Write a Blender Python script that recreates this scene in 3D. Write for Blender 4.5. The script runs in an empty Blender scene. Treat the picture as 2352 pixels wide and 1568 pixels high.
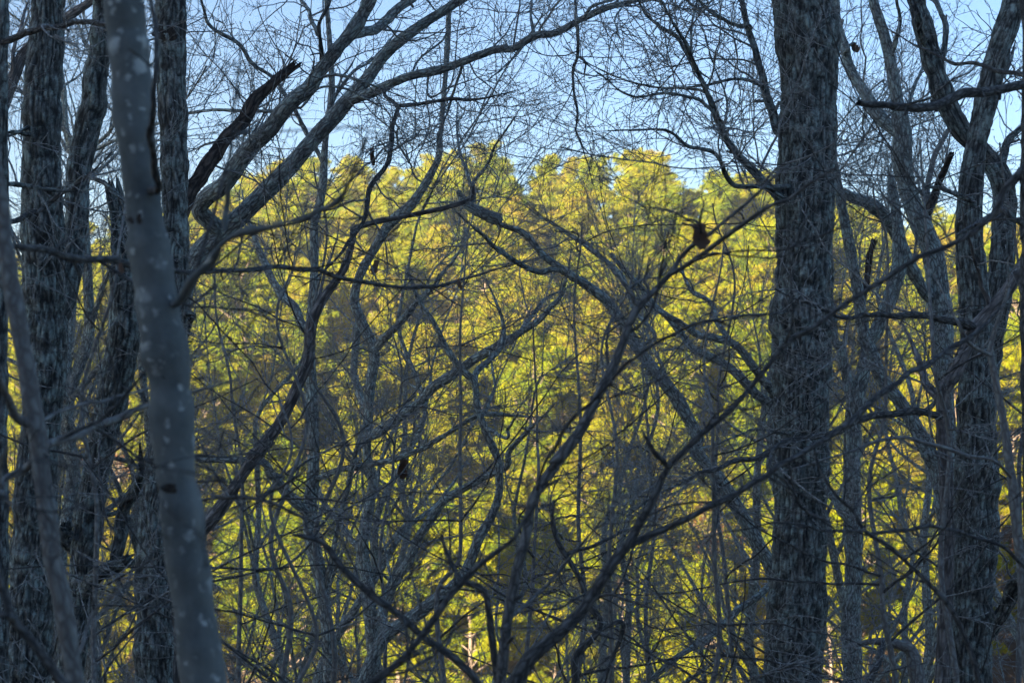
import bpy, math, re
import numpy as np
from mathutils import Vector

# ---------------------------------------------------------------- camera, sky, sun, exposure
scene = bpy.context.scene
COL = scene.collection
PITCH = math.radians(3.0)
EYE = np.array([0.0, 0.0, 1.7])
cam_data = bpy.data.cameras.new("camera")
cam = bpy.data.objects.new("camera", cam_data)
COL.objects.link(cam)
cam.location = EYE
cam.rotation_euler = (math.pi / 2 + PITCH, 0, 0)
cam_data.lens = 50
cam_data.sensor_width = 36
cam_data.clip_start = 0.05
cam_data.clip_end = 3000
cam_data.dof.use_dof = True
cam_data.dof.focus_distance = 11.5
cam_data.dof.aperture_fstop = 2.9
scene.camera = cam

SUN_A = math.radians(56)      # horizontal travel direction of the sunlight (from +X towards +Y)
SUN_E = math.radians(12)
world = bpy.data.worlds.new("World")
scene.world = world
world.use_nodes = True
wn = world.node_tree
bg = wn.nodes["Background"]
sky = wn.nodes.new("ShaderNodeTexSky")
sky.sky_type = 'NISHITA'
sky.sun_disc = False
sky.sun_elevation = SUN_E
sky.sun_rotation = math.radians(214)
sky.air_density = 1.0
sky.dust_density = 1.6
sky.ozone_density = 3.0
tone = wn.nodes.new("ShaderNodeMix"); tone.data_type = 'RGBA'; tone.blend_type = 'MULTIPLY'
tone.inputs[0].default_value = 1.0; tone.inputs[7].default_value = (0.84, 0.86, 0.92, 1)   # the faint lavender of a hazy winter sky
wn.links.new(sky.outputs[0], tone.inputs[6]); wn.links.new(tone.outputs[2], bg.inputs[0])
bg.inputs[1].default_value = 0.05
sd = bpy.data.lights.new("sun", 'SUN')
sd.energy = 5.0
sd.angle = math.radians(0.5)
sd.color = (1.0, 0.895, 0.63)
sun = bpy.data.objects.new("sun", sd)
COL.objects.link(sun)
travel = Vector((math.cos(SUN_A) * math.cos(SUN_E), math.sin(SUN_A) * math.cos(SUN_E), -math.sin(SUN_E)))
sun.rotation_euler = travel.to_track_quat('-Z', 'Y').to_euler()
sun.location = (-60, -60, 80)
scene.view_settings.view_transform = 'Standard'
scene.view_settings.look = 'None'
scene.view_settings.exposure = 2.65
scene.view_settings.gamma = 1.0

RNG = np.random.default_rng(7)

# ---------------------------------------------------------------- small helpers
def sstep(a, b, x):
    t = np.clip((x - a) / (b - a), 0, 1)
    return t * t * (3 - 2 * t)

def hash3(ix, iy, iz):
    h = (ix.astype(np.int64) * 374761393 + iy.astype(np.int64) * 668265263 + iz.astype(np.int64) * 2147483647) & 0xffffffff
    h = ((h ^ (h >> 13)) * 1274126177) & 0xffffffff
    h = (h ^ (h >> 16)) & 0xffffffff
    return h / 4294967295.0

def vnoise(p):
    i = np.floor(p).astype(np.int64)
    f = p - i
    f = f * f * (3 - 2 * f)
    out = 0
    for dx in (0, 1):
        for dy in (0, 1):
            for dz in (0, 1):
                w = (f[..., 0] if dx else 1 - f[..., 0]) * (f[..., 1] if dy else 1 - f[..., 1]) * (f[..., 2] if dz else 1 - f[..., 2])
                out = out + w * hash3(i[..., 0] + dx, i[..., 1] + dy, i[..., 2] + dz)
    return out

def terrain(x, y):
    x = np.asarray(x, float); y = np.asarray(y, float)
    prof = np.interp(y, [-200, -40, -8, 0, 20, 40, 56, 64, 74, 100, 130, 144, 158, 220, 700],
                        [2, 3, 1.2, 0, -4.9, -9.7, -13.2, -13.6, -11.8, -2.9, 8.7, 13.5, 15.0, 5.0, -20])
    drop = 5.6 * (np.clip(np.abs(x - 3), 0, 95) / 38.0) ** 1.7 * sstep(80, 140, y)
    t = x * math.cos(SUN_A) + y * math.sin(SUN_A)
    p = -x * math.sin(SUN_A) + y * math.cos(SUN_A)
    ridge = 43 * sstep(-12, -62, t) * sstep(20, 17, p) * sstep(-130, -60, p)  # unseen hill behind left, placed and cut off to shade the near trees
    n = (vnoise(np.stack([x * .11, y * .11, 0 * x], -1)) - .5) * 0.9
    return prof - drop + ridge + n

def P(px, py, d):
    """point seen at photo pixel (2352 wide) standing d metres in front of the camera"""
    px = np.asarray(px, float); py = np.asarray(py, float); d = np.asarray(d, float)
    xc = (px - 1176) / 3266.7 * d
    up = (784 - py) / 3266.7 * d
    c, s = math.cos(PITCH), math.sin(PITCH)
    return np.stack([xc, d * c - up * s, d * s + up * c + EYE[2]], -1)

def mesh_obj(name, verts, faces, mat, parent=None, attrs=None, smooth=True, mesh=None):
    """faces: list of (n,k) int arrays"""
    if mesh is None:
        me = bpy.data.meshes.new(name)
        verts = np.ascontiguousarray(verts, np.float32)
        loops = np.concatenate([f.ravel() for f in faces]).astype(np.int32)
        sizes = np.concatenate([np.full(len(f), f.shape[1], np.int32) for f in faces])
        starts = np.concatenate([[0], np.cumsum(sizes)[:-1]]).astype(np.int32)
        me.vertices.add(len(verts)); me.vertices.foreach_set("co", verts.ravel())
        me.loops.add(len(loops)); me.loops.foreach_set("vertex_index", loops)
        me.polygons.add(len(sizes)); me.polygons.foreach_set("loop_start", starts)
        me.polygons.foreach_set("loop_total", sizes)
        me.polygons.foreach_set("use_smooth", np.full(len(sizes), smooth))
        for an, (ty, arr) in (attrs or {}).items():
            a = me.attributes.new(an, ty, 'POINT')
            a.data.foreach_set('vector' if ty == 'FLOAT_VECTOR' else 'value', np.ascontiguousarray(arr, np.float32).ravel())
        me.update()
        if mat: me.materials.append(mat)
    else:
        me = mesh
    o = bpy.data.objects.new(name, me)
    COL.objects.link(o)
    if parent is not None: o.parent = parent
    return o

def thing(name, label, cat, loc=(0, 0, 0), group=None, rz=0.0):
    o = bpy.data.objects.new(name, None)
    o.empty_display_size = 0.2
    COL.objects.link(o)
    o.location = loc; o.rotation_euler = (0, 0, rz)
    o['label'] = label; o['category'] = cat
    if group: o['group'] = group
    return o

def tubes(Pt, R, sides):
    """many equal-length tubes: Pt (N,K,3), R (N,K) -> verts, quads, end faces, bark coords"""
    N, K, _ = Pt.shape
    T = np.gradient(Pt, axis=1)
    T /= np.linalg.norm(T, axis=2, keepdims=True) + 1e-9
    m = T.mean(1)
    ref = np.where(np.abs(m[:, 2:3]) < 0.75, np.array([[0, 0, 1.0]]), np.array([[0, 1.0, 0.0]]))
    ref = np.repeat(ref[:, None], K, 1)
    U = np.cross(T, ref); U /= np.linalg.norm(U, axis=2, keepdims=True) + 1e-9
    V = np.cross(U, T)
    a = np.arange(sides) / sides * 2 * np.pi
    ca, sa = np.cos(a), np.sin(a)
    ring = Pt[:, :, None] + R[:, :, None, None] * (U[:, :, None] * ca[None, None, :, None] + V[:, :, None] * sa[None, None, :, None])
    base = (np.arange(N) * K * sides)[:, None, None] + (np.arange(K - 1) * sides)[None, :, None]
    j = np.arange(sides)[None, None]; j2 = (np.arange(sides) + 1)[None, None] % sides
    q = np.stack([base + j, base + j2, base + sides + j2, base + sides + j], -1).reshape(-1, 4)
    cap = (np.arange(N) * K * sides)[:, None] + (K - 1) * sides + np.arange(sides)[None]
    L = np.concatenate([np.zeros((N, 1)), np.cumsum(np.linalg.norm(np.diff(Pt, axis=1), axis=2), 1)], 1)
    off = (np.arange(N) * 1.37 % 20)[:, None]
    bark = np.stack([R[:, :, None] * ca, R[:, :, None] * sa, np.repeat((L + off)[:, :, None], sides, 2)], -1)
    return ring.reshape(-1, 3), q, cap, bark.reshape(-1, 3)

class Batch:
    def __init__(s): s.v, s.f, s.b, s.n = [], [], [], 0
    def add(s, Pt, R, sides):
        if len(Pt) == 0: return
        v, q, cap, b = tubes(Pt, R, sides)
        s.v.append(v); s.b.append(b)
        s.f.append(q + s.n); s.f.append(cap + s.n)
        s.n += len(v)
    def build(s, name, mat, parent=None):
        if not s.v: return None
        return mesh_obj(name, np.concatenate(s.v), s.f, mat, parent, {'bark': ('FLOAT_VECTOR', np.concatenate(s.b))})

def resample(pts, n):
    pts = np.asarray(pts, float)
    if len(pts) == 2: pts = np.array([pts[0], (pts[0] + pts[1]) / 2, pts[1]])
    # centripetal-ish catmull rom
    ext = np.concatenate([[2 * pts[0] - pts[1]], pts, [2 * pts[-1] - pts[-2]]])
    out = []
    for i in range(1, len(ext) - 2):
        t = np.linspace(0, 1, 16, endpoint=False)[:, None]
        p0, p1, p2, p3 = ext[i - 1], ext[i], ext[i + 1], ext[i + 2]
        out.append(.5 * (2 * p1 + (p2 - p0) * t + (2 * p0 - 5 * p1 + 4 * p2 - p3) * t ** 2 + (3 * p1 - p0 - 3 * p2 + p3) * t ** 3))
    c = np.concatenate(out + [pts[-1:]])
    L = np.concatenate([[0], np.cumsum(np.linalg.norm(np.diff(c[:, :3], axis=0), axis=1))])
    s = np.linspace(0, L[-1], n)
    return np.stack([np.interp(s, L, c[:, k]) for k in range(c.shape[1])], -1)

def smooth_noise(n, m, rng):
    k = rng.normal(size=(max(2, int(m)) + 3, 3))
    x = np.linspace(0, len(k) - 1.001, n); i = x.astype(int); f = (x - i)[:, None]; f = f * f * (3 - 2 * f)
    return k[i] * (1 - f) + k[i + 1] * f

def grow(HP, HR, count, lmin, lmax, amin, amax, K, ratio, rmin, rmax, up, wig, rng, tmin=.12, tmax=.98, tipfac=.45, bud=0, flat=0, out=None):
    """children of host curves HP (N,K0,3)/HR (N,K0); count children per host"""
    N, K0, _ = HP.shape
    cnt = np.broadcast_to(np.asarray(count), (N,)).astype(float)
    cnt = np.floor(cnt + rng.random(N)).astype(int)
    idx = np.repeat(np.arange(N), cnt)
    M = len(idx)
    if M == 0: return np.zeros((0, K, 3)), np.zeros((0, K))
    t = (tmin + (tmax - tmin) * rng.random(M)) * (K0 - 1)
    i = np.minimum(t.astype(int), K0 - 2); f = (t - i)[:, None]
    pos = HP[idx, i] * (1 - f) + HP[idx, i + 1] * f
    hr = HR[idx, i] * (1 - f[:, 0]) + HR[idx, i + 1] * f[:, 0]
    tan = HP[idx, i + 1] - HP[idx, i]; tan /= np.linalg.norm(tan, axis=1, keepdims=True) + 1e-9
    r = rng.normal(size=(M, 3)); r[:, 2] *= (1 - flat)
    perp = r - (r * tan).sum(1, keepdims=True) * tan
    perp /= np.linalg.norm(perp, axis=1, keepdims=True) + 1e-9
    a = rng.uniform(amin, amax, M)[:, None]
    d = tan * np.cos(a) + perp * np.sin(a)
    L = rng.uniform(lmin, lmax, M) * (1.15 - .6 * t / (K0 - 1))
    step = (L / (K - 1))[:, None]
    pts = [pos]
    for k in range(K - 1):
        d = d + rng.normal(size=(M, 3)) * wig + np.array([0, 0, up])
        d /= np.linalg.norm(d, axis=1, keepdims=True)
        pts.append(pts[-1] + d * step)
    pts = np.stack(pts, 1)
    r0 = np.clip(np.minimum(hr * ratio, rmax * (.6 + .5 * L / lmax)), rmin, None)
    tap = np.linspace(1, tipfac, K)[None]
    R = np.maximum(r0[:, None] * tap, rmin * .8)
    if bud: R[:, -1] = R[:, -2] * bud
    return pts, R

# ---------------------------------------------------------------- materials
def nodes(name):
    m = bpy.data.materials.new(name); m.use_nodes = True
    nt = m.node_tree
    return m, nt, nt.nodes["Principled BSDF"]

def N(nt, t, **kw):
    n = nt.nodes.new(t)
    for k, v in kw.items(): setattr(n, k, v)
    return n

def ramp(nt, stops, src=None, interp='LINEAR'):
    r = N(nt, "ShaderNodeValToRGB"); r.color_ramp.interpolation = interp
    e = r.color_ramp.elements
    while len(e) < len(stops): e.new(0.5)
    for k, (p, c) in enumerate(stops):
        e[k].position = p
        e[k].color = (c, c, c, 1) if isinstance(c, (int, float)) else (*c, 1)
    if src is not None: nt.links.new(src, r.inputs[0])
    return r

def mixc(nt, fac, a, b):
    m = N(nt, "ShaderNodeMix", data_type='RGBA')
    for sock, v in ((m.inputs[0], fac), (m.inputs[6], a), (m.inputs[7], b)):
        if hasattr(v, 'is_output'): nt.links.new(v, sock)
        else: sock.default_value = v if isinstance(v, (int, float)) else (*v, 1)
    return m.outputs[2]

def scaled(nt, vec, s):
    m = N(nt, "ShaderNodeMapping"); m.inputs['Scale'].default_value = s
    nt.links.new(vec, m.inputs[0]); return m.outputs[0]

def bark_material(name, dark, mid, pale, lichen, cell=(26, 26, 4.5), lich=(.56, .64), use_furrow=False, bump=.6, fine=60):
    m, nt, bs = nodes(name)
    at = N(nt, "ShaderNodeAttribute", attribute_name='bark')
    nz = N(nt, "ShaderNodeTexNoise"); nz.inputs['Scale'].default_value = 9; nz.inputs['Detail'].default_value = 4
    nt.links.new(at.outputs['Vector'], nz.inputs['Vector'])
    add = N(nt, "ShaderNodeVectorMath", operation='MULTIPLY_ADD')
    nt.links.new(nz.outputs['Color'], add.inputs[0]); add.inputs[1].default_value = (.05, .05, .12)
    nt.links.new(at.outputs['Vector'], add.inputs[2])
    vo = N(nt, "ShaderNodeTexVoronoi", feature='DISTANCE_TO_EDGE'); vo.inputs['Scale'].default_value = 1
    nt.links.new(scaled(nt, add.outputs[0], cell), vo.inputs['Vector'])
    vr = ramp(nt, [(0.0, 0.0), (.09, .35), (.3, 1.0)], vo.outputs['Distance'])
    fac = vr.outputs[0]
    if use_furrow:
        fu = N(nt, "ShaderNodeAttribute", attribute_name='furrow')
        mu = N(nt, "ShaderNodeMath", operation='MULTIPLY')
        half = N(nt, "ShaderNodeMath", operation='MULTIPLY_ADD'); half.inputs[1].default_value = .65; half.inputs[2].default_value = .35
        nt.links.new(fac, half.inputs[0])
        nt.links.new(half.outputs[0], mu.inputs[0]); nt.links.new(fu.outputs['Fac'], mu.inputs[1])
        fac = mu.outputs[0]
    n2 = N(nt, "ShaderNodeTexNoise"); n2.inputs['Scale'].default_value = fine; n2.inputs['Detail'].default_value = 5; n2.inputs['Roughness'].default_value = .7
    nt.links.new(scaled(nt, at.outputs['Vector'], (1, 1, .45)), n2.inputs['Vector'])
    base = mixc(nt, ramp(nt, [(.38, 0.0), (.62, 1.0)], n2.outputs['Fac']).outputs[0], mid, pale)
    col = mixc(nt, fac, dark, base)  # furrows coloured dark: bark's own tone plus painted shade the bump barely gives
    # lichen crusts: broad patches broken up by a finer grain
    n3 = N(nt, "ShaderNodeTexNoise"); n3.inputs['Scale'].default_value = 9; n3.inputs['Detail'].default_value = 9; n3.inputs['Roughness'].default_value = .82
    nt.links.new(at.outputs['Vector'], n3.inputs['Vector'])
    lf = ramp(nt, [(lich[0], 0.0), (lich[1], .85)], n3.outputs['Fac'])
    lm = N(nt, "ShaderNodeMath", operation='MULTIPLY'); nt.links.new(lf.outputs[0], lm.inputs[0])
    keep = N(nt, "ShaderNodeMath", operation='MULTIPLY_ADD'); keep.inputs[1].default_value = .8; keep.inputs[2].default_value = .2
    nt.links.new(fac, keep.inputs[0]); nt.links.new(keep.outputs[0], lm.inputs[1])
    col = mixc(nt, lm.outputs[0], col, lichen)
    nt.links.new(col, bs.inputs['Base Color'])
    bs.inputs['Roughness'].default_value = .92
    bs.inputs['Specular IOR Level'].default_value = .25
    hs = N(nt, "ShaderNodeMath", operation='MULTIPLY_ADD'); hs.inputs[1].default_value = .35
    nt.links.new(n2.outputs['Fac'], hs.inputs[0]); nt.links.new(vr.outputs[0], hs.inputs[2])
    bp = N(nt, "ShaderNodeBump"); bp.inputs['Strength'].default_value = bump; bp.inputs['Distance'].default_value = .012
    nt.links.new(hs.outputs[0], bp.inputs['Height']); nt.links.new(bp.outputs[0], bs.inputs['Normal'])
    return m

M = {}
M['oak'] = bark_material('furrowed_bark', (.028, .031, .033), (.15, .178, .18), (.35, .395, .39), (.38, .52, .52), (30, 30, 7.5), (.50, .57), True, fine=85)
M['brown'] = bark_material('brown_bark', (.07, .07, .072), (.26, .262, .265), (.36, .36, .36), (.34, .37, .36), (34, 34, 3.2), (.62, .72), True)
M['lichen'] = bark_material('lichened_bark', (.07, .075, .078), (.21, .25, .255), (.42, .475, .475), (.42, .56, .56), (38, 38, 12), (.48, .56), fine=85)
M['sapling'] = bark_material('sapling_bark', (.065, .068, .068), (.17, .185, .19), (.265, .285, .29), (.32, .38, .38), (50, 50, 14), (.6, .72), bump=.4)
M['dark'] = bark_material('dark_twig_bark', (.038, .04, .041), (.115, .125, .128), (.18, .195, .198), (.22, .26, .26), (60, 60, 14), (.62, .7), bump=.4)
M['grey'] = bark_material('smooth_grey_bark', (.15, .15, .15), (.22, .25, .25), (.31, .345, .345), (.38, .46, .45), (40, 40, 16), (.58, .68), bump=.25)
M['twig'] = bark_material('twig_bark', (.15, .15, .15), (.34, .385, .395), (.45, .50, .505), (.42, .47, .47), (80, 80, 30), (.6, .7), bump=.2)
M['rot'] = bark_material('dead_wood', (.014, .012, .011), (.07, .058, .05), (.14, .115, .1), (.15, .16, .14), (34, 34, 4), (.64, .74))

def beech_material():
    m, nt, bs = nodes('smooth_beech_bark')
    at = N(nt, "ShaderNodeAttribute", attribute_name='bark')
    n1 = N(nt, "ShaderNodeTexNoise"); n1.inputs['Scale'].default_value = 7; n1.inputs['Detail'].default_value = 10; n1.inputs['Roughness'].default_value = .68
    nt.links.new(scaled(nt, at.outputs['Vector'], (1, 1, .8)), n1.inputs['Vector'])
    col = mixc(nt, ramp(nt, [(.3, 0.0), (.7, 1.0)], n1.outputs['Fac']).outputs[0], (.08, .10, .104), (.20, .236, .24))
    n0 = N(nt, "ShaderNodeTexNoise"); n0.inputs['Scale'].default_value = 40; n0.inputs['Detail'].default_value = 3
    nt.links.new(at.outputs['Vector'], n0.inputs['Vector'])
    dis = N(nt, "ShaderNodeVectorMath", operation='MULTIPLY_ADD'); dis.inputs[1].default_value = (.035, .035, .05)
    nt.links.new(n0.outputs['Color'], dis.inputs[0]); nt.links.new(at.outputs['Vector'], dis.inputs[2])
    for sc, lo, hi, dens in ((13, .22, .40, .45), (30, .14, .38, .5)):   # round crusts of pale lichen
        v = N(nt, "ShaderNodeTexVoronoi"); v.inputs['Scale'].default_value = sc
        nt.links.new(dis.outputs[0], v.inputs['Vector'])
        spot = ramp(nt, [(lo, 1.0), (hi, 0.0)], v.outputs['Distance'])
        sep = N(nt, "ShaderNodeSeparateColor"); nt.links.new(v.outputs['Color'], sep.inputs[0])
        pick = ramp(nt, [(1 - dens, 0.0), (1 - dens + .25, .75)], sep.outputs[0])
        mu = N(nt, "ShaderNodeMath", operation='MULTIPLY'); nt.links.new(spot.outputs[0], mu.inputs[0]); nt.links.new(pick.outputs[0], mu.inputs[1])
        pn = N(nt, "ShaderNodeTexNoise"); pn.inputs['Scale'].default_value = 4 + sc * .1; pn.inputs['Detail'].default_value = 2
        nt.links.new(at.outputs['Vector'], pn.inputs['Vector'])
        mu2 = N(nt, "ShaderNodeMath", operation='MULTIPLY'); nt.links.new(mu.outputs[0], mu2.inputs[0])
        nt.links.new(ramp(nt, [(.36, .15), (.52, 1.0)], pn.outputs['Fac']).outputs[0], mu2.inputs[1]); mu = mu2
        col = mixc(nt, mu.outputs[0], col, (.54, .62, .62))
    nt.links.new(col, bs.inputs['Base Color'])
    bs.inputs['Roughness'].default_value = .85; bs.inputs['Specular IOR Level'].default_value = .3
    bp = N(nt, "ShaderNodeBump"); bp.inputs['Strength'].default_value = .5; bp.inputs['Distance'].default_value = .01
    nt.links.new(n1.outputs['Fac'], bp.inputs['Height']); nt.links.new(bp.outputs[0], bs.inputs['Normal'])
    return m
M['beech'] = beech_material()

def plain(name, c1, c2, scale=8, rough=.9):
    m, nt, bs = nodes(name)
    tc = N(nt, "ShaderNodeTexCoord")
    n1 = N(nt, "ShaderNodeTexNoise"); n1.inputs['Scale'].default_value = scale; n1.inputs['Detail'].default_value = 6
    nt.links.new(tc.outputs['Object'], n1.inputs['Vector'])
    nt.links.new(mixc(nt, ramp(nt, [(.35, 0.0), (.65, 1.0)], n1.outputs['Fac']).outputs[0], c1, c2), bs.inputs['Base Color'])
    bs.inputs['Roughness'].default_value = rough; bs.inputs['Specular IOR Level'].default_value = .2
    return m
M['knot'] = plain('knot_scar', (.02, .019, .018), (.06, .055, .05), 60)
M['ground'] = plain('leaf_litter', (.11, .065, .04), (.17, .115, .075), 3)
M['pinebark'] = plain('pine_bark', (.17, .12, .095), (.28, .2, .16), 6)
M['hillbark'] = plain('hill_tree_bark', (.24, .18, .15), (.36, .28, .23), 6)
M['hilltwig'] = plain('hill_twig_bark', (.17, .12, .1), (.25, .18, .14), 4)

def leaf_material(name, cols, trans=.5):
    m, nt, bs = nodes(name)
    nt.nodes.remove(bs)
    out = nt.nodes["Material Output"]
    at = N(nt, "ShaderNodeAttribute", attribute_name='tint')
    oi = N(nt, "ShaderNodeObjectInfo")
    av = N(nt, "ShaderNodeMath", operation='MULTIPLY_ADD'); av.inputs[1].default_value = .55
    nt.links.new(at.outputs['Fac'], av.inputs[0])
    hr = N(nt, "ShaderNodeMath", operation='MULTIPLY'); hr.inputs[1].default_value = .45
    nt.links.new(oi.outputs['Random'], hr.inputs[0]); nt.links.new(hr.outputs[0], av.inputs[2])
    k = len(cols)
    r = ramp(nt, [(i / (k - 1) * .8 + .1, c) for i, c in enumerate(cols)], av.outputs[0])
    d = N(nt, "ShaderNodeBsdfDiffuse"); t = N(nt, "ShaderNodeBsdfTranslucent"); mx = N(nt, "ShaderNodeMixShader")
    mx.inputs[0].default_value = trans
    nt.links.new(r.outputs[0], d.inputs[0]); nt.links.new(r.outputs[0], t.inputs[0])
    nt.links.new(d.outputs[0], mx.inputs[1]); nt.links.new(t.outputs[0], mx.inputs[2]); nt.links.new(mx.outputs[0], out.inputs[0])
    return m
M['needles'] = leaf_material('pine_needles', [(.14, .20, .03), (.25, .30, .02), (.37, .37, .016), (.43, .385, .025), (.38, .28, .06)])
M['deadleaf'] = leaf_material('dry_leaf', [(.26, .19, .145), (.34, .24, .17)], .45)
M['rust'] = leaf_material('rusty_leaves', [(.16, .06, .025), (.24, .10, .04), (.22, .13, .05)])

# ---------------------------------------------------------------- ground
def build_ground():
    xs = np.concatenate([np.linspace(-330, -140, 12), np.linspace(-132, 132, 133), np.linspace(140, 330, 12)])
    ys = np.concatenate([np.linspace(-260, -140, 8), np.linspace(-132, 170, 152), np.linspace(180, 420, 12)])
    X, Y = np.meshgrid(xs, ys)
    Z = terrain(X, Y)
    v = np.stack([X, Y, Z], -1).reshape(-1, 3)
    nx, ny = len(xs), len(ys)
    i = (np.arange(ny - 1)[:, None] * nx + np.arange(nx - 1)[None]).ravel()
    q = np.stack([i, i + 1, i + nx + 1, i + nx], -1)
    o = mesh_obj('ground', v, [q], M['ground'])
    o['kind'] = 'structure'
build_ground()

# ---------------------------------------------------------------- traced trees
CROP = {'a': (0, 0, .51), 'b': (0, 768.6, .51), 'c': (423.4, 0, .36), 'd': (423.4, 517.4, .36), 'e': (423.4, 1003.8, .36),
        'f': (1129, 0, .36), 'g': (1129, 517.4, .36), 'h': (1129, 1003.8, .36), 'i': (1740.5, 0, .51), 'j': (1740.5, 768.6, .51),
        'k': (846.7, 282, .16), 'z': (0, 0, 1.0)}

def trace(s):
    """'a 545,0,190 585,300,185 b 732,0,190' -> (n,3) array of photo x, y, width; width carries over when left out"""
    out, crop, w = [], None, 20.0
    for tok in s.split():
        if tok in CROP: crop = CROP[tok]; continue
        n = [float(q) for q in tok.split(',')]
        if len(n) > 2: w = n[2] * crop[2]
        out.append((crop[0] + n[0] * crop[2], crop[1] + n[1] * crop[2], w))
    keep = [out[0]]
    for q in out[1:]:
        if math.hypot(q[0] - keep[-1][0], q[1] - keep[-1][1]) > 7: keep.append(q)
    return np.array(keep)

def limb_curve(tr, d0, d1, rng, step_px=11, wig=.2, bow=.25):
    """traced stroke -> 3D centre line and radii, drifting from depth d0 to d1"""
    L = np.linalg.norm(np.diff(tr[:, :2], axis=0), axis=1).sum()
    n = int(np.clip(L / step_px, 8, 130))
    c = resample(tr, n)
    u = np.linspace(0, 1, n)
    dep = d0 + (d1 - d0) * u + bow * np.sin(np.pi * u) * rng.uniform(-1, 1)
    p = P(c[:, 0], c[:, 1], dep)
    r = c[:, 2] / 2 / 3266.7 * dep
    p = p + (smooth_noise(n, n / 7, rng) * np.clip(r, .006, .02)[:, None] * wig + kinks(n, n / 4, rng) * np.clip(r, .008, .016)[:, None] * wig * 2.2) * np.minimum(1, u * 6)[:, None]
    r = r * (1 + .05 * smooth_noise(n, n / 3, rng)[:, 0])
    return p, r

def extend(p, r, length, rng, droop=0.0, tip=.25):
    d = p[-1] - p[-4]; d /= np.linalg.norm(d)
    k = max(5, int(length / .12))
    pts, q = [], p[-1]
    for i in range(k):
        d = d + rng.normal(size=3) * .05 + np.array([0, 0, .02 - droop]); d /= np.linalg.norm(d)
        q = q + d * length / k; pts.append(q)
    return np.concatenate([p, pts]), np.concatenate([r, np.linspace(r[-1], r[-1] * tip, k + 1)[1:]])

def root(p, r, rng):
    """carry the foot of a trunk straight down to the ground, with a flare"""
    d = p[0] - p[min(6, len(p) - 1)]; d /= np.linalg.norm(d)
    d = d * .55 + np.array([0, 0, -.45]); d /= np.linalg.norm(d)
    pts, q = [], p[0].copy()
    for i in range(400):
        d = d * .97 + np.array([0, 0, -.03]); d /= np.linalg.norm(d)
        q = q + d * .08
        pts.append(q.copy())
        if q[2] < terrain(q[0], q[1]) - .12: break
    pts = np.array(pts[::-1]); n = len(pts)
    s = np.arange(n) * .08
    rr = r[0] * (1 + .06 * (s[::-1].max() - s) * .5 + .9 * np.exp(-s / .22))
    return np.concatenate([pts, p]), np.concatenate([rr, r])

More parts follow.
